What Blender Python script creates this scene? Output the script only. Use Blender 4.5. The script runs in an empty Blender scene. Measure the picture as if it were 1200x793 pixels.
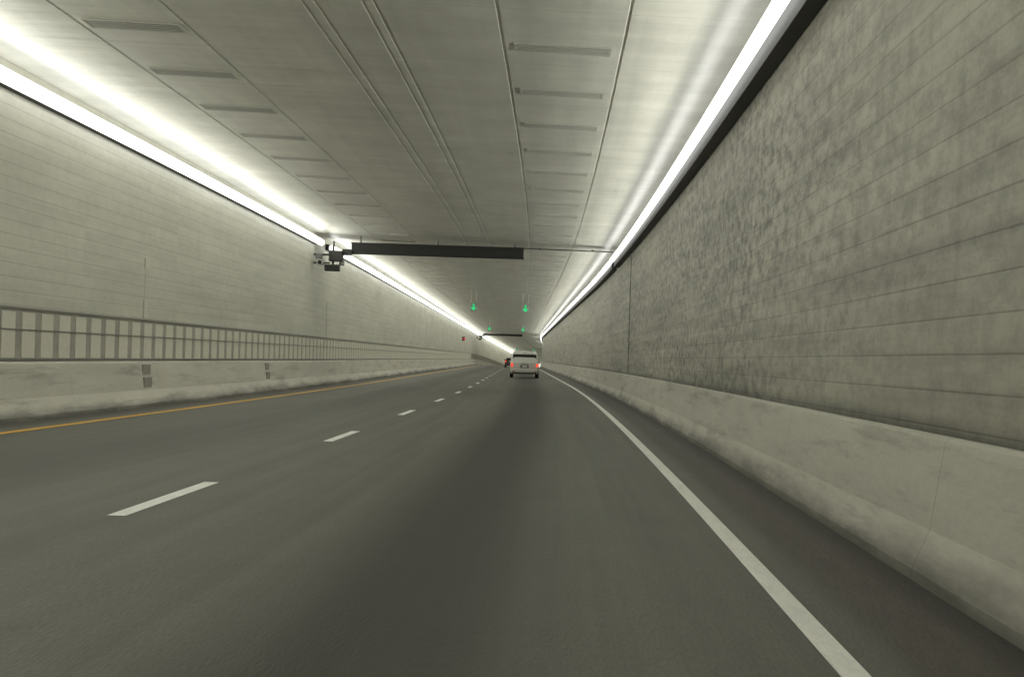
import bpy, bmesh, math, random
from mathutils import Matrix, Vector
random.seed(4)
S = bpy.context.scene; COL = S.collection
CAMH = 1.12
Y0, Y1 = -45.0, 600.0
YB, RB, RV = 242.0, 1600.0, 3300.0          # beyond YB the tunnel bends back to the right and starts down hill
def D(y):
    if y < 0: return 0.0
    if y < 78: return y*y/5300.0
    d = 1.148+0.02943*(y-78)
    if y > YB: d -= (y-YB)**2/(2*RB)
    return d
def ZD(y): return max(0.0, y-YB)**2/(2*RV)
def slope(y): return 0 if y < 0 else (2*y/5300.0 if y < 78 else 0.02943-max(0, y-YB)/RB)
def zc(X): return 4.92+(2.12-X)*0.0255

# ---------------------------------------------------------------- materials
class NT:
    def __init__(s, name):
        s.m = bpy.data.materials.new(name); s.m.use_nodes = True
        s.t = s.m.node_tree; s.n = s.t.nodes; s.l = s.t.links
        s.b = s.n['Principled BSDF']
        u = s.n.new('ShaderNodeUVMap'); u.uv_map = 'UVMap'; s.uv = u.outputs[0]
        x = s.n.new('ShaderNodeSeparateXYZ'); s.l.new(s.uv, x.inputs[0]); s.u = x.outputs[0]; s.v = x.outputs[1]
    def put(s, sock, val):
        if isinstance(val, bpy.types.NodeSocket): s.l.new(val, sock)
        elif isinstance(val, tuple) and len(val) == 3 and sock.type == 'RGBA': sock.default_value = (*val, 1)
        else: sock.default_value = val
    def math(s, op, a, b=0.0, c=None, clamp=False):
        n = s.n.new('ShaderNodeMath'); n.operation = op; n.use_clamp = clamp
        s.put(n.inputs[0], a); s.put(n.inputs[1], b)
        if c is not None: s.put(n.inputs[2], c)
        return n.outputs[0]
    def mix(s, f, a, b, mode='MIX'):
        n = s.n.new('ShaderNodeMix'); n.data_type = 'RGBA'; n.blend_type = mode
        s.put(n.inputs[0], f); s.put(n.inputs[6], a); s.put(n.inputs[7], b)
        return n.outputs[2]
    def noise(s, sx, sy, detail=4, rough=.6, off=0.0):
        m = s.n.new('ShaderNodeMapping'); s.l.new(s.uv, m.inputs[0])
        m.inputs['Scale'].default_value = (sx, sy, 1); m.inputs['Location'].default_value = (off, off*1.7, off)
        n = s.n.new('ShaderNodeTexNoise'); s.l.new(m.outputs[0], n.inputs[0])
        n.inputs['Scale'].default_value = 1; n.inputs['Detail'].default_value = detail; n.inputs['Roughness'].default_value = rough
        return n.outputs[0]
    def cell(s, pu, pv):                  # a random value per panel
        c = s.n.new('ShaderNodeCombineXYZ')
        s.l.new(s.math('FLOOR', s.math('DIVIDE', s.u, pu)), c.inputs[0]); s.l.new(s.math('FLOOR', s.math('DIVIDE', s.v, pv)), c.inputs[1])
        w = s.n.new('ShaderNodeTexWhiteNoise'); w.noise_dimensions = '2D'; s.l.new(c.outputs[0], w.inputs[0]); return w.outputs[0]
    def ramp(s, v, lo, hi, a=0.0, b=1.0):
        n = s.n.new('ShaderNodeMapRange'); n.interpolation_type = 'SMOOTHSTEP'
        s.put(n.inputs[0], v); n.inputs[1].default_value = lo; n.inputs[2].default_value = hi
        n.inputs[3].default_value = a; n.inputs[4].default_value = b
        return n.outputs[0]
    def line(s, v, period, width, off=0.0):   # 1 on a joint, 0 elsewhere
        f = s.math('FRACT', s.math('DIVIDE', s.math('ADD', v, off+1000*period), period))
        d = s.math('MULTIPLY', s.math('ABSOLUTE', s.math('SUBTRACT', f, .5)), period)
        return s.ramp(d, width, width*.3)
    def band(s, v, centre, half, soft):
        d = s.math('ABSOLUTE', s.math('SUBTRACT', v, centre))
        return s.ramp(d, half+soft, half)
    def bump(s, h, strength, dist):
        n = s.n.new('ShaderNodeBump'); n.inputs['Strength'].default_value = strength; n.inputs['Distance'].default_value = dist
        s.l.new(h, n.inputs['Height']); s.l.new(n.outputs[0], s.b.inputs['Normal'])
    def scale(s, col, f):
        n = s.n.new('ShaderNodeVectorMath'); n.operation = 'SCALE'
        s.put(n.inputs[0], col); s.put(n.inputs['Scale'], f); return n.outputs[0]

def flat(name, col, rough=.5, metal=0.0, var=.12, scale=14.0, coat=0.0):
    m = bpy.data.materials.new(name); m.use_nodes = True
    t = m.node_tree; b = t.nodes['Principled BSDF']
    tc = t.nodes.new('ShaderNodeTexCoord'); n = t.nodes.new('ShaderNodeTexNoise'); n.inputs['Scale'].default_value = scale
    n.inputs['Detail'].default_value = 4
    t.links.new(tc.outputs['Object'], n.inputs[0])
    mr = t.nodes.new('ShaderNodeMapRange'); t.links.new(n.outputs[0], mr.inputs[0])
    mr.inputs[3].default_value = 1-var; mr.inputs[4].default_value = 1+var
    v = t.nodes.new('ShaderNodeVectorMath'); v.operation = 'SCALE'; v.inputs[0].default_value = col
    t.links.new(mr.outputs[0], v.inputs['Scale']); t.links.new(v.outputs[0], b.inputs['Base Color'])
    b.inputs['Roughness'].default_value = rough; b.inputs['Metallic'].default_value = metal
    b.inputs['Coat Weight'].default_value = coat
    return m
def emit(name, col, st):
    m = bpy.data.materials.new(name); m.use_nodes = True; b = m.node_tree.nodes['Principled BSDF']
    b.inputs['Base Color'].default_value = (*col, 1); b.inputs['Emission Color'].default_value = (*col, 1)
    b.inputs['Emission Strength'].default_value = st; m.cycles.emission_sampling = 'NONE'; return m

# road
k = NT('asphalt')
streak = k.noise(4.0, .05, 5, .65); fine = k.noise(55, 9, 3, .75, 3.1); blot = k.noise(.9, .06, 3, .5, 7.7); pat = k.noise(2.2, .8, 5, .7, 11)
val = k.math('ADD', .52, k.math('MULTIPLY', streak, .66))
val = k.math('MULTIPLY', val, k.math('ADD', .42, k.math('MULTIPLY', fine, 1.16)))
val = k.math('MULTIPLY', val, k.math('ADD', .74, k.math('MULTIPLY', blot, .52)))
val = k.math('MULTIPLY', val, k.math('ADD', .83, k.math('MULTIPLY', pat, .34)))
oil = k.math('MAXIMUM', k.band(k.u, -.72, .16, .7), k.math('MULTIPLY', k.band(k.u, -4.9, .2, .8), .45))
val = k.math('MULTIPLY', val, k.math('SUBTRACT', 1, k.math('MULTIPLY', oil, .63)))
col = k.scale((.156, .156, .132), val)
dirt = k.math('MULTIPLY', k.ramp(k.u, 1.20, 1.42), k.math('ADD', .65, k.math('MULTIPLY', k.noise(7, .5, 5, .7, 1.2), .5)), clamp=True)
dirtc = k.scale((.068, .061, .049), k.math('ADD', .3, k.math('MULTIPLY', k.noise(14, 2.0, 5, .8, 5.2), 1.4)))
col = k.mix(dirt, col, dirtc)
grit = k.math('MULTIPLY', k.ramp(k.math('ADD', k.u, k.math('MULTIPLY', k.noise(3, .8, 5, .7, 31), .2)), 1.72, 1.90), .8)
col = k.mix(grit, col, (.028, .024, .019))
dl = k.math('MULTIPLY', k.ramp(k.u, -7.15, -7.5), .6)
col = k.mix(dl, col, (.05, .044, .036))
k.put(k.b.inputs['Base Color'], col)
k.put(k.b.inputs['Roughness'], k.math('ADD', .50, k.math('MULTIPLY', fine, .2)))
k.b.inputs['Specular IOR Level'].default_value = .35
k.bump(fine, .6, .012)
M_ROAD = k.m

def paint(name, colr):
    k = NT(name); w = k.noise(9, 1.2, 5, .7); f = k.noise(45, 12, 3, .7, 2)
    v = k.math('MULTIPLY', k.math('ADD', .74, k.math('MULTIPLY', w, .46)), k.math('ADD', .84, k.math('MULTIPLY', f, .34)))
    k.put(k.b.inputs['Base Color'], k.scale(colr, v))
    k.b.inputs['Roughness'].default_value = .6; return k.m
M_WHITE = paint('white_line_paint', (.88, .88, .83)); M_YEL = paint('yellow_line_paint', (.82, .46, .03))

# ceiling panels
k = NT('enamel_ceiling_panel')
tr = k.line(k.v, 1.17, .014); tr2 = k.line(k.v, 3.51, .03, .4)
cloud = k.noise(.8, .45, 5, .62); strk = k.noise(5, .12, 4, .6, 4.4); soft = k.noise(1.6, .9, 5, .65, 14); wide = k.noise(.35, 1.3, 4, .6, 41); pc = k.cell(1.45, 1.17)
v = k.math('MULTIPLY', k.math('ADD', .70, k.math('MULTIPLY', cloud, .56)), k.math('ADD', .82, k.math('MULTIPLY', strk, .36)))
v = k.math('MULTIPLY', v, k.math('SUBTRACT', 1, k.math('MULTIPLY', tr, .16)))
v = k.math('MULTIPLY', v, k.math('SUBTRACT', 1, k.math('MULTIPLY', tr2, .15)))
v = k.math('MULTIPLY', v, k.math('ADD', .88, k.math('MULTIPLY', soft, .24)))
v = k.math('MULTIPLY', v, k.math('ADD', .80, k.math('MULTIPLY', wide, .40)))
k.put(k.b.inputs['Base Color'], k.scale((.775, .775, .715), v))
k.put(k.b.inputs['Roughness'], k.math('ADD', .21, k.math('MULTIPLY', k.math('ADD', strk, wide), .10)))
k.b.inputs['Specular IOR Level'].default_value = .5
wav = k.math('ADD', k.math('MULTIPLY', k.noise(.45, 2.4, 1, .5, 9), 1.0), k.math('MULTIPLY', tr, -.06))
k.bump(wav, .5, .03)
M_CEIL = k.m

def wall_mat(name, base, course, blotch, joint, dark_lo, voff, mottle=False):
    k = NT(name)                       # u = height, v = distance
    h = k.line(k.u, course, .009, voff); vj = k.line(k.v, .61 if not mottle else 1.2, .010)
    big = k.noise(.7, .16, 4, .6); sp = k.noise(7.5, 2.8, 7, .76, 2.3); st = k.noise(9, .1, 4, .6, 6.1)
    ba = .72 if mottle else .48
    v = k.math('MULTIPLY', k.math('ADD', 1-ba/2, k.math('MULTIPLY', big, ba)), k.math('ADD', .84, k.math('MULTIPLY', st, .32)))
    amt = k.math('MULTIPLY', k.ramp(sp, .40, .64), blotch)
    if mottle:
        zone = k.math('MULTIPLY', k.ramp(k.v, 9, 20, .38, 1.0), k.ramp(k.v, 50, 75, 1.0, .5))
        zone = k.math('MULTIPLY', zone, k.ramp(k.noise(.6, .14, 4, .6, 8.8), .38, .58, .6, 1.0))
        amt = k.math('MULTIPLY', amt, zone)
        drip = k.math('MULTIPLY', k.ramp(k.noise(.35, 2.2, 5, .7, 21), .5, .75), .22)
        v = k.math('MULTIPLY', v, k.math('SUBTRACT', 1, drip))
        lay = k.math('MULTIPLY', k.ramp(k.noise(3.6, .10, 5, .65, 27), .42, .68), .32)
        v = k.math('MULTIPLY', v, k.math('SUBTRACT', 1, lay))
    v = k.math('MULTIPLY', v, k.math('SUBTRACT', 1, amt))
    v = k.math('MULTIPLY', v, k.math('SUBTRACT', 1, k.math('MULTIPLY', h, joint)))
    v = k.math('MULTIPLY', v, k.math('SUBTRACT', 1, k.math('MULTIPLY', vj, joint*.3)))
    v = k.math('MULTIPLY', v, k.math('ADD', .95, k.math('MULTIPLY', k.cell(course, 2.4), .1)))
    gap_shade = k.ramp(k.math('ADD', k.u, k.math('MULTIPLY', big, .1)), dark_lo, dark_lo+.16, .28, 1.0)  # wall foot painted dark, as the shade in the gap above the barrier
    v = k.math('MULTIPLY', v, gap_shade)
    v = k.math('MULTIPLY', v, k.ramp(k.v, 225, 320, 1.0, 1.6))  # far walls lightened in colour, standing in for brighter light there
    k.put(k.b.inputs['Base Color'], k.scale(base, v))
    k.put(k.b.inputs['Roughness'], k.math('ADD', .33, k.math('MULTIPLY', sp, .3)))
    k.bump(k.math('SUBTRACT', k.math('MULTIPLY', sp if mottle else big, .5), h), .16, .008)
    return k.m
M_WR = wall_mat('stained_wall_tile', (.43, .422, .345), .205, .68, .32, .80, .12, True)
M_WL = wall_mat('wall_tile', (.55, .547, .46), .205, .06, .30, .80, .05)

def conc(name, base):
    k = NT(name)
    b = k.noise(2.2, .25, 5, .65); f = k.noise(22, 7, 4, .7, 3); j = k.line(k.v, 6.1, .014)
    v = k.math('MULTIPLY', k.math('ADD', .7, k.math('MULTIPLY', b, .6)), k.math('ADD', .86, k.math('MULTIPLY', f, .28)))
    v = k.math('MULTIPLY', v, k.math('SUBTRACT', 1, k.math('MULTIPLY', k.ramp(k.noise(5, .3, 5, .7, 17), .50, .70), .32)))
    v = k.math('MULTIPLY', v, k.math('SUBTRACT', 1, k.math('MULTIPLY', j, .3)))
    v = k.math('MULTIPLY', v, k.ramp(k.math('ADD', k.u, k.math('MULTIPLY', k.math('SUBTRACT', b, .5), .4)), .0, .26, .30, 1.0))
    k.put(k.b.inputs['Base Color'], k.scale(base, v)); k.b.inputs['Roughness'].default_value = .75
    k.bump(f, .3, .01); return k.m
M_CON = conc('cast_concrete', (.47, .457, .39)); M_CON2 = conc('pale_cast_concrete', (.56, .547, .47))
M_DARK = flat('dark_steel', (.022, .022, .02), .55)
M_RAIL = flat('dull_rail_steel', (.20, .20, .175), .5, .1)
M_POST = flat('pale_post_paint', (.65, .64, .54), .6)
M_HOUS = flat('black_fixture_metal', (.015, .015, .014), .6)
M_GREY = flat('grey_metal', (.2, .2, .19), .45, .4)
M_LITE = flat('pale_enclosure_paint', (.5, .5, .46), .5)
M_VENT = flat('vent_shadow', (.42, .42, .385), .7)
M_SIG = flat('signal_housing_paint', (.34, .35, .32), .6)
M_TUBE = emit('lit_tube_diffuser', (1.0, 1.0, .96), 3.2)
M_GREEN = emit('green_signal_led', (.02, .60, .20), .7)
M_RED = emit('red_lamp_lens', (.9, .05, .03), .6)

# ---------------------------------------------------------------- builders
def tag(o, label=None, cat=None, group=None, kind=None):
    if label: o['label'] = label
    if cat: o['category'] = cat
    if group: o['group'] = group
    if kind: o['kind'] = kind
    return o
def empty(name, loc, rz=0.0):
    o = bpy.data.objects.new(name, None); COL.objects.link(o); o.location = loc; o.rotation_euler = (0, 0, rz)
    o.empty_display_size = .2; return o
def finish(name, bm, mat, parent=None, bevel=0.0, smooth=False, segs=2):
    bmesh.ops.recalc_face_normals(bm, faces=bm.faces)
    me = bpy.data.meshes.new(name); bm.to_mesh(me); bm.free(); me.materials.append(mat)
    o = bpy.data.objects.new(name, me); COL.objects.link(o)
    if parent: o.parent = parent
    if bevel:
        md = o.modifiers.new('b', 'BEVEL'); md.width = bevel; md.segments = segs; md.limit_method = 'ANGLE'; md.angle_limit = .5
    if smooth:
        for p in me.polygons: p.use_smooth = True
    return o
def stations(a, b):
    ys = []; y = a
    while y < b-.01:
        ys.append(y); y += 3.0 if y < 150 else 10.0
    ys.append(b); return ys
def sweep(name, prof, a, b, mat, parent=None, closed=False, smooth=False, origin=(0, 0, 0), orient=False):
    bm = bmesh.new(); uv = bm.loops.layers.uv.new('UVMap'); rows = []; ys = stations(a, b)
    for y in ys: rows.append([bm.verts.new((p[0]-D(y)-origin[0], y-origin[1], p[1]-ZD(y)-origin[2])) for p in prof])
    n = len(prof); m = n if closed else n-1
    for i in range(len(ys)-1):
        for j in range(m):
            q = (j+1) % n
            f = bm.faces.new((rows[i][j], rows[i][q], rows[i+1][q], rows[i+1][j]))
            for lp, (pj, yy) in zip(f.loops, ((j, ys[i]), (q, ys[i]), (q, ys[i+1]), (j, ys[i+1]))):
                lp[uv].uv = (prof[pj][2] if len(prof[pj]) > 2 else prof[pj][0], yy)
    if closed:
        bm.faces.new(rows[0]); bm.faces.new(rows[-1])
    me = bpy.data.meshes.new(name)
    if closed: bmesh.ops.recalc_face_normals(bm, faces=bm.faces)
    bm.to_mesh(me); bm.free(); me.materials.append(mat)
    o = bpy.data.objects.new(name, me); COL.objects.link(o); o.location = origin if not parent else (0, 0, 0)
    if parent: o.parent = parent
    if smooth:
        for p in me.polygons: p.use_smooth = True
    return o
def box(bm, c, s, M=None):
    m = Matrix.Translation(c) @ Matrix.Diagonal((s[0], s[1], s[2], 1))
    if M: m = M @ m
    bmesh.ops.create_cube(bm, size=1, matrix=m)
def cyl(bm, a, b, r, n=16, r2=None):
    a = Vector(a); b = Vector(b); d = b-a
    m = Matrix.Translation((a+b)/2) @ d.to_track_quat('Z', 'Y').to_matrix().to_4x4()
    bmesh.ops.create_cone(bm, cap_ends=True, segments=n, radius1=r, radius2=r if r2 is None else r2, depth=d.length, matrix=m)
def B(name, boxes, mat, parent=None, bevel=0.0):
    bm = bmesh.new()
    for c, s in boxes: box(bm, c, s)
    return finish(name, bm, mat, parent, bevel)
def C(name, cyls, mat, parent=None, n=16):
    bm = bmesh.new()
    for q in cyls: cyl(bm, *q[:3], n=n)
    return finish(name, bm, mat, parent)
def at(X, y, z=0.0): return (X-D(y), y, z-ZD(y))
def yaw(y): return math.atan(slope(y))

# ---------------------------------------------------------------- setting
bm = bmesh.new(); bmesh.ops.create_grid(bm, x_segments=8, y_segments=8, size=3000)
tag(finish('ground', bm, flat('dry_ground', (.16, .14, .10), .9, 0, .3, .02)), kind='structure').location = (0, 900, -24)
prof = [(x, 0, x) for x in (-7.98, -7.5, -5, -3, -1, 1.2, 1.6, 2.10)]
tag(sweep('road', prof, Y0, Y1, M_ROAD), kind='structure')

def P(X, dz=0): return (X, zc(X)+dz, X)
cp = [P(-8.13)]
for g in (-6.15, -4.75, -3.05, -2.90, -2.35, -2.22, -.85, .62):
    cp += [P(g-.026), P(g-.020, .015), P(g+.016, .015), P(g+.022)]
cp.append(P(2.25))
tag(sweep('ceiling', cp, Y0, Y1, M_CEIL), kind='structure')
tag(sweep('tunnel_roof', [(-8.6, -.02), (-8.6, 5.6), (2.7, 5.6), (2.7, -.02)], Y0, Y1, flat('rough_concrete', (.3, .29, .27), .9)), kind='structure')

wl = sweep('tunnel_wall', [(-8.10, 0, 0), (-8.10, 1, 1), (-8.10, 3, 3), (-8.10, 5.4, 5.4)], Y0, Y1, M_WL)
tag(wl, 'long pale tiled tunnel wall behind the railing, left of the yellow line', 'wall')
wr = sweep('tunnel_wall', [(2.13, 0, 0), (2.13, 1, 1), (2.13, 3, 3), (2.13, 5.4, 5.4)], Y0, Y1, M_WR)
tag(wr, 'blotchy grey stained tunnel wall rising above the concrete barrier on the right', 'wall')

def line_strip(name, X, w, a, b, mat, z=.004):
    return tag(sweep(name, [(X-w/2, z, X-w/2), (X+w/2, z, X+w/2)], a, b, mat), kind='structure')
line_strip('white_edge_line', 1.082, .115, Y0, Y1, M_WHITE)
line_strip('yellow_edge_line', -6.95, .15, Y0, Y1, M_YEL)
for i in range(-3, 32):
    a = 11.3+10.3*i
    line_strip('lane_dash', -2.95, .125, a, a+3.1, M_WHITE)

# barriers
bR = [(1.88, 0, 0), (1.88, .06, .06), (1.97, .27, .28), (2.035, .70, .72), (2.045, .745, .76), (2.07, .765, .80), (2.115, .765, .9), (2.115, 0, .9)]
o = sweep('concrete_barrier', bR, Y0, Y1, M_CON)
tag(o, 'sloped concrete barrier along the foot of the stained wall, right of the white edge line', 'barrier')
bL = [(-7.70, 0, 0), (-7.70, .07, .07), (-7.84, .32, .33), (-7.905, .82, .84), (-7.92, .85, .87), (-7.95, .86, .9), (-8.085, .86, .95), (-8.085, 0, .95)]
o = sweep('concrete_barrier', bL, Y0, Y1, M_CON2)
tag(o, 'low concrete barrier beside the yellow line, carrying the railing', 'barrier')

# railing
rail = empty('railing', at(-8.0, 20, .86)); tag(rail, 'dull metal railing with pale posts along the top of the left barrier', 'railing')
og = Vector(rail.location)
def rsweep(name, prof, mat, a=Y0, b=600): return sweep(name, prof, a, b, mat, rail, closed=True, origin=og)
def sq(x, z, w, h): return [(x-w/2, z-h/2), (x+w/2, z-h/2), (x+w/2, z+h/2), (x-w/2, z+h/2)]
rsweep('top_rail', sq(-8.03, 1.65, .03, .028), M_RAIL)
rsweep('mid_rail', sq(-8.015, 1.33, .015, .02), M_RAIL)
rsweep('bottom_rail', sq(-8.02, .89, .03, .025), M_RAIL)
rsweep('backing_panel', sq(-8.06, 1.24, .02, .74), flat('grimy_shaded_backing', (.36, .352, .30), .7, 0, .3, 3), Y0, 600)  # strip added behind the posts; its dull colour holds both grime and shade
def post(bm, y):
    box(bm, Vector((-8.043-D(y), y, 1.25))-og, (.014, .60, .68))
for i in range(100):
    bm = bmesh.new(); post(bm, 20+i*.95); finish('post', bm, M_POST, rail)
bm = bmesh.new(); y = 115.0
while y < 240: post(bm, y); y += .95
y = 19.05
while y > 4: post(bm, y); y -= .95
tag(finish('post_row', bm, M_POST, rail), kind='stuff')

# light lines
LCOL = (1.0, 1.0, .885)
POWER = 9.6
def octo(cx, cz, r, n=12): return [(cx+r*math.cos(i*2*math.pi/n), cz+r*math.sin(i*2*math.pi/n)) for i in range(n)]
def light_run(side, a, b, label):
    if side > 0: cx, cz, r0, hp = 1.87, 4.45, .070, [(1.955, 4.23), (2.125, 4.23), (2.125, 4.55), (1.965, 4.55)]
    else: cx, cz, r0, hp = -7.86, 4.83, .105, [(-7.975, 4.765), (-8.095, 4.765), (-8.095, 4.96), (-7.975, 4.96)]
    y = max(a, 10)
    e = empty('light_strip', at(cx, y, cz)); tag(e, label, 'light', 'continuous light strips in the corners of the ceiling')
    og = Vector(e.location)
    sweep('diffuser', octo(cx, cz, r0), a, b, M_TUBE, e, True, True, og)
    sweep('housing', hp, a, b, M_HOUS, e, True, False, og)
    y = a                                   # the lit face of the strip, in lengths that follow the curve
    while y < min(b, 500)-.1:
        ln = 20.0 if y < 90 else (50.0 if y < 240 else 30)
        y2 = min(y+ln, b); ym = (y+y2)/2; L = y2-y
        ld = bpy.data.lights.new('lamp', 'AREA'); ld.shape = 'RECTANGLE'; ld.size = L; ld.size_y = r0*1.7
        ld.energy = POWER*L; ld.color = LCOL; ld.spread = math.radians(142)
        lo = bpy.data.objects.new('lamp', ld); COL.objects.link(lo); lo.parent = e
        p1 = Vector(at(cx-side*(r0+.012), y, cz)); p2 = Vector(at(cx-side*(r0+.012), y2, cz))
        xa = (p2-p1).normalized()
        tilt = math.radians(-3)
        nrm = Vector((-side*math.cos(tilt), 0, math.sin(tilt))); nrm = (nrm-xa*nrm.dot(xa)).normalized()
        za = -nrm; ya = za.cross(xa)
        R = Matrix((xa, ya, za)).transposed().to_4x4()
        lo.matrix_local = Matrix.Translation((p1+p2)/2-og) @ R
        y = y2
light_run(1, Y0, 56.6, 'nearest white light strip in the right corner of the ceiling, above the stained wall')
light_run(1, 58.0, Y1, 'farther white light strip in the right corner of the ceiling, beyond the overhead beam')
light_run(-1, Y0, 57.5, 'nearest white light strip along the top of the left wall, up to the camera bracket')
light_run(-1, 60.5, Y1, 'farther white light strip along the top of the left wall, beyond the camera bracket')

# ceiling vents
def vent():
    r = empty('ceiling_vent', (0, 0, 0))
    B('frame', [((0, -.26, -.004), (1.2, .025, .010)), ((0, .26, -.004), (1.2, .025, .010)), ((-.59, 0, -.004), (.025, .5, .010)), ((.59, 0, -.004), (.025, .5, .010))], flat('vent_frame_paint', (.55, .55, .5), .6), r)
    B('louvre', [((0, 0, -.003), (1.14, .48, .004))]+[((0, yy, -.007), (1.14, .02, .008)) for yy in (-.14, 0, .14)], M_VENT, r)
    return r
V = vent(); first = True
for X, lab in ((-.12, 'slotted ceiling vent in the row over the right lane'), (-5.45, 'slotted ceiling vent in the row over the left lane')):
    for i in range(34):
        y = 14.2+i*3.51
        if first: v = V; first = False
        else:
            v = V.copy(); COL.objects.link(v)
            for ch in V.children:
                c = ch.copy(); COL.objects.link(c); c.parent = v
        v.location = at(X, y, zc(X)-.004); v.rotation_euler = (0, .0255, yaw(y))
        tag(v, lab, 'vent', 'ceiling vents over the '+('right' if X > -1 else 'left')+' lane')

# overhead beams
def beam(y, x0, x1, lab, t=.38):
    w = x1-x0; cx = (x0+x1)/2; zt = zc(cx)-.18
    r = empty('overhead_beam', at(cx, y, zt-t), yaw(y)); tag(r, lab, 'beam')
    B('beam', [((0, 0, t/2), (w, .35, t))], M_DARK, r, .01)
    B('flange', [((0, -.01, .012), (w+.04, .45, .024)), ((0, -.01, t-.012), (w+.04, .45, .024))], M_HOUS, r)
    for q in (-w/2+.3, 0, w/2-.3): B('hanger', [((q, 0, t+.1), (.05, .05, .26))], M_GREY, r)
    return r
beam(58.2, -6.9, -1.05, 'long dark beam hanging across the ceiling, the nearer of two')
beam(262, -7.0, -1.0, 'small distant dark beam across the ceiling beyond the green arrows', .3)
r = empty('ceiling_conduit', at(.5, 58.4, zc(.5)-.07), yaw(58)); tag(r, 'thin dark conduit crossing the ceiling from the beam to the right wall', 'conduit')
C('pipe', [((-1.55, 0, 0), (1.5, 0, -.03), .022)], M_GREY, r)
for q in (-1, .8): C('clamp', [((q, -.03, -.01), (q, .03, -.01), .04)], M_GREY, r)

# camera clusters
def cluster(y, lab, s=1.0):
    r = empty('camera_bracket', at(-7.42, y, 4.07), yaw(y)); tag(r, lab, 'camera')
    B('control_box', [((.10, 0, .30), (.46, .45, .36))], M_DARK, r, .02)
    B('side_box', [((.46, .05, .44), (.30, .3, .2))], M_DARK, r, .02)
    B('lower_box', [((-.02, .0, -.10), (.50, .3, .22))], M_DARK, r, .02)
    for q in [((-.65, 0, .34), (.0, 0, .34), .035), ((0, 0, -.1), (0, 0, .80), .04), ((-.65, 0, .06), (-.1, 0, .06), .025), ((.5, .05, .4), (.7, .05, .46), .03)]:
        C('arm', [q], M_DARK, r)
    h = C('camera_housing', [((-.40, -.35, .06), (-.40, .2, .09), .11)], M_LITE, r)
    C('lens', [((-.40, -.37, .06), (-.40, -.34, .06), .07)], M_HOUS, h)
    B('lamp_head', [((-.46, -.1, .28), (.22, .24, .18))], M_GREY, r, .02)
    C('dome', [((.30, -.05, -.02), (.30, -.05, .14), .09)], M_GREY, r)
    return r
cluster(57.2, 'dark cluster of cameras and boxes bracketed under the left light strip, by the near beam')
cluster(261, 'tiny far cluster of equipment under the left light strip, by the distant beam')

# lane signals
def signal(X, y, lab, hz=4.12):
    r = empty('lane_signal', at(X, y, hz), yaw(y)); tag(r, lab, 'signal', 'green arrow lane signals')
    B('housing', [((0, 0, 0), (.42, .14, .48))], M_SIG, r, .02)
    B('visor', [((0, -.13, .245), (.42, .14, .02))], M_SIG, r)
    for q in (-.15, .15): C('hanger', [((q, 0, .23), (q, 0, zc(X)-hz), .012)], M_LITE, r)
    bm = bmesh.new(); pts = [(-.05, .21), (.05, .21), (.05, -.02), (.18, -.02), (0, -.21), (-.18, -.02), (-.05, -.02)]
    a = [bm.verts.new((px, -.076, pz)) for px, pz in pts]; b = [bm.verts.new((px, -.09, pz)) for px, pz in pts]
    bm.faces.new(b); bm.faces.new(a[::-1])
    for i in range(7): bm.faces.new((a[i], a[(i+1) % 7], b[(i+1) % 7], b[i]))
    finish('arrow', bm, M_GREEN, r)
for y, w, xo in ((102, 'nearest pair', 0), (175, 'middle pair', -.35), (330, 'farthest, tiny pair', -.2)):
    signal(-4.0+xo, y, 'green down arrow signal over the left lane, in the '+w)
    signal(-.90, y, 'green down arrow signal over the right lane, in the '+w)

# small things on the left wall / barrier
M_WC = flat('wall_coloured_paint', (.58, .575, .495), .5)
def conduit(y, z0, z1, lab):
    r = empty('wall_conduit', at(-8.10, y, z0), yaw(y)); tag(r, lab, 'conduit')
    B('pipe', [((.004, 0, (z1-z0)/2), (.008, .04, z1-z0))], M_WC, r)
    for zz, hh in ((.15, .36), (z1-z0-.1, .2)): B('junction_box', [((.012, .05, zz), (.02, .30, hh))], M_WC, r, .005)
conduit(33.2, 1.72, 2.85, 'pale conduit with junction box on the left wall, nearest')
conduit(61.5, 1.72, 2.9, 'pale conduit on the left wall below the camera bracket')
def plates(y, lab):
    r = empty('drain_plate', at(-7.86, y, .4), yaw(y)); tag(r, lab, 'plate')
    for z0, xo in ((.0, .012), (.24, -.02)):
        B('cover', [((xo-.016, 0, z0+.06), (.05, .62, .19))], flat('rusty_plate', (.30, .29, .245), .7), r)
plates(32.6, 'pair of dark plates on the left barrier, the nearer')
plates(46.8, 'pair of dark plates on the left barrier, the farther')
r = empty('wall_lamp', at(-8.05, 204, 3.3), yaw(204)); tag(r, 'small red lamp high on the far left wall', 'lamp')
B('bracket', [((.1, .08, 0), (.3, .06, .5))], M_DARK, r); C('lens', [((.2, -.1, 0), (.2, .05, 0), .11)], M_RED, r)
r = empty('expansion_joint', at(2.12, 49, .78), yaw(49)); tag(r, 'dark vertical expansion joint strip on the right wall', 'joint')
B('strip', [((.0, 0, 1.7), (.012, .22, 3.4))], flat('joint_sealant', (.16, .155, .13), .7), r)

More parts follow.
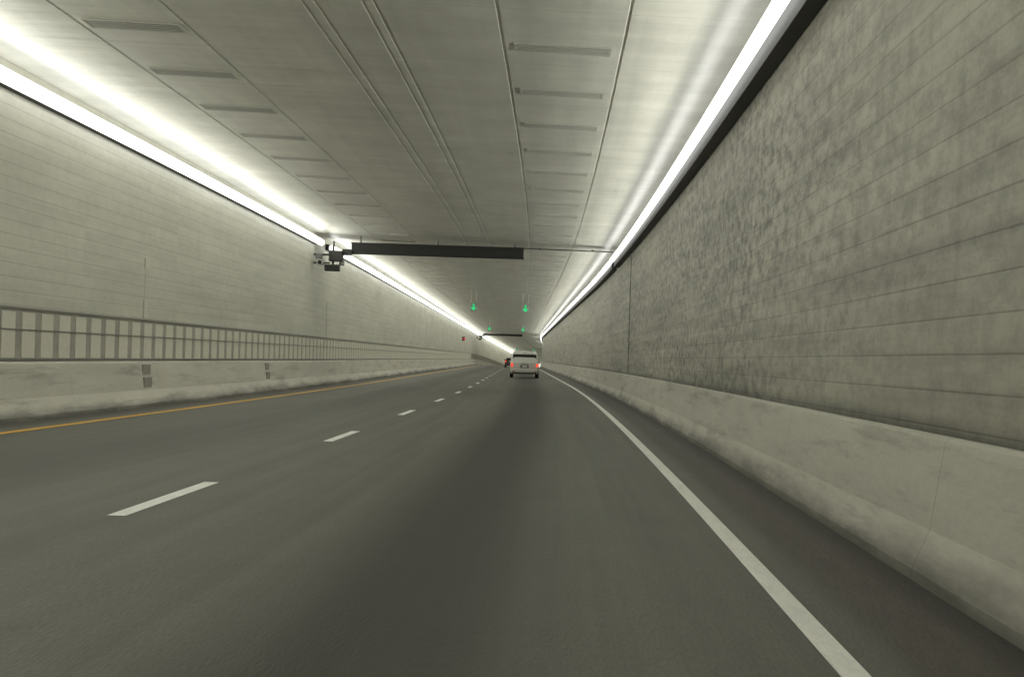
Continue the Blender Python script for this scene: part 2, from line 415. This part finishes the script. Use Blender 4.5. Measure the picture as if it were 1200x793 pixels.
# ---------------------------------------------------------------- vehicles
M_GLASS = flat('dark_car_glass', (.012, .013, .014), .15, 0, .05)
M_TYRE = flat('tyre_rubber', (.02, .02, .02), .85)
M_RIM = flat('alloy_rim', (.45, .45, .45), .3, .8)
M_TAIL = emit('lit_tail_lamp', (.95, .06, .03), 1.3)
M_PLATE = flat('licence_plate', (.55, .56, .52), .5)
M_TRIM = flat('black_trim', (.025, .025, .025), .6)
def car(name, X, y, body, lab, cat='car', hs=1.0, rw=0.0):
    r = empty(name, at(X, y, .005), yaw(y)); tag(r, lab, cat)
    st = [(0, .36, .92, 1.06, .84, .88, .80), (.06, .30, .98, 1.10, .90, .93, .82), (.17, .28, 1.02, 1.36, .93, .96, .79+rw*.4), (.34, .28, 1.04, 1.66, .94, .965, .71+rw),
          (.6, .28, 1.04, 1.74, .94, .965, .66+rw), (1.6, .26, 1.03, 1.77, .94, .965, .67+rw), (2.6, .26, 1.02, 1.72, .94, .965, .66+rw), (3.1, .26, 1.01, 1.52, .94, .965, .70+rw),
          (3.6, .26, 1.0, 1.10, .94, .955, .80), (4.3, .28, .9, .98, .92, .93, .74), (4.72, .32, .74, .82, .84, .86, .66), (4.84, .36, .6, .66, .72, .74, .6)]
    bm = bmesh.new(); rows = []
    for (yy, zb, zm, zt, wb, wm, wr_) in st:
        zt = zm+(zt-zm)*hs
        h = [(wb-.08, zb), (wb, zb+.12), (wm, (zb+zm)/2+.05), (wm-.015, zm), (wr_+(wm-wr_)*.14, zt-(zt-zm)*.2), (wr_-.04, zt-(zt-zm)*.05), (wr_-.22, zt)]
        ring = h+[(-a, b) for a, b in reversed(h)]
        rows.append([bm.verts.new((a, yy, b)) for a, b in ring])
    n = len(rows[0])
    for i in range(len(rows)-1):
        for j in range(n): bm.faces.new((rows[i][j], rows[i][(j+1) % n], rows[i+1][(j+1) % n], rows[i+1][j]))
    bm.faces.new(rows[0]); bm.faces.new(rows[-1])
    bd = finish('body', bm, body, r, .03, True)
    def poly(name, pts, mat, th=.01):
        bm = bmesh.new(); vs = [bm.verts.new(p) for p in pts]; f = bm.faces.new(vs)
        e = bmesh.ops.extrude_face_region(bm, geom=[f]); bm.normal_update(); n_ = f.normal.copy()
        for g in e['geom']:
            if isinstance(g, bmesh.types.BMVert): g.co += n_*th
        return finish(name, bm, mat, r)
    T = lambda z: 1.04+(z-1.04)*hs
    poly('rear_window', [(-.80, .055, T(1.06)), (.80, .055, T(1.06)), (.66+rw*.9, .25, T(1.56)), (-.66-rw*.9, .25, T(1.56))], M_GLASS, .03)
    for s in (-1, 1):
        poly('side_window', [(s*.965, .55, 1.08), (s*.965, 1.55, 1.08), (s*(.78+rw), 1.55, T(1.58)), (s*(.78+rw), .65, T(1.58))], M_GLASS, .01)
        poly('side_window', [(s*.965, 1.63, 1.08), (s*.965, 3.25, 1.08), (s*(.78+rw), 2.75, T(1.56)), (s*(.78+rw), 1.63, T(1.58))], M_GLASS, .01)
        B('tail_light', [((s*.84, -.02, .88), (.14, .09, .22))], M_TAIL, r, .02)
        B('mirror', [((s*1.0, 3.1, 1.1), (.14, .1, .12))], body, r, .02)
        B('reflector', [((s*.72, -.105, .46), (.16, .02, .05))], flat('red_reflector', (.4, .02, .02), .3), r)
        for wy in (.95, 3.85):
            bm = bmesh.new(); cyl(bm, (s*.74, wy, .34), (s*.96, wy, .34), .335, 28)
            w = finish('wheel', bm, M_TYRE, r, .03)
            bm = bmesh.new(); cyl(bm, (s*.95, wy, .34), (s*.968, wy, .34), .21, 20); finish('rim', bm, M_RIM, w)
        B('roof_rail', [((s*.56, 1.5, T(1.79)), (.03, 1.9, .03))], M_TRIM, r)
    B('rear_bumper', [((0, -.02, .50), (1.80, .16, .24))], body, r, .04)
    B('lower_trim', [((0, .0, .335), (1.6, .12, .10))], M_TRIM, r, .02)
    B('plate_recess', [((0, -.005, .80), (.56, .02, .24))], M_GREY, r, .01)
    B('licence_plate', [((0, -.02, .80), (.32, .02, .16))], M_PLATE, r)
    B('brake_light', [((0, .27, T(1.655)), (.26, .04, .02))], flat('dark_red_lens', (.25, .02, .02), .3), r)
    B('door_handle', [((0, -.012, .98), (.4, .03, .03))], M_GREY, r)
    C('exhaust', [((.55, -.04, .27), (.55, .2, .27), .035)], M_GREY, r)
    return r
cr = car('minivan', -.86, 99.5, flat('white_car_paint', (.56, .57, .53), .4, 0, .03, 2, .3), 'white minivan seen from behind with red tail lights, in the right lane', 'van', hs=1.12, rw=.12)
cr.scale = (.88, .92, .85)
car('dark_car', -2.05, 205, flat('dark_car_paint', (.06, .05, .045), .3, 0, .03, 2, .6), 'small far car with red tail lights, partly hidden beyond the white minivan on its left', 'car', hs=.5).scale = (.95, .95, .85)

# ---------------------------------------------------------------- world, camera
w = bpy.data.worlds.new('World'); S.world = w; w.use_nodes = True
sk = w.node_tree.nodes.new('ShaderNodeTexSky'); sk.sky_type = 'NISHITA'; sk.sun_disc = False
sk.sun_elevation = math.radians(40); sk.sun_rotation = math.radians(20)
w.node_tree.links.new(sk.outputs[0], w.node_tree.nodes['Background'].inputs[0]); w.node_tree.nodes['Background'].inputs[1].default_value = .1

cd = bpy.data.cameras.new('Camera'); cam = bpy.data.objects.new('Camera', cd); COL.objects.link(cam); S.camera = cam
cd.sensor_width = 36; cd.lens = 60; cd.clip_end = 6000; cd.clip_start = .1
cd.shift_x = -68/1200; cd.shift_y = 25.5/1200
cam.matrix_world = Matrix.Translation((0, 0, CAMH)) @ Matrix.Rotation(math.radians(90), 4, 'X') @ Matrix.Rotation(.03, 4, 'Z')
S.view_settings.view_transform = 'Standard'; S.view_settings.look = 'None'; S.view_settings.exposure = 0
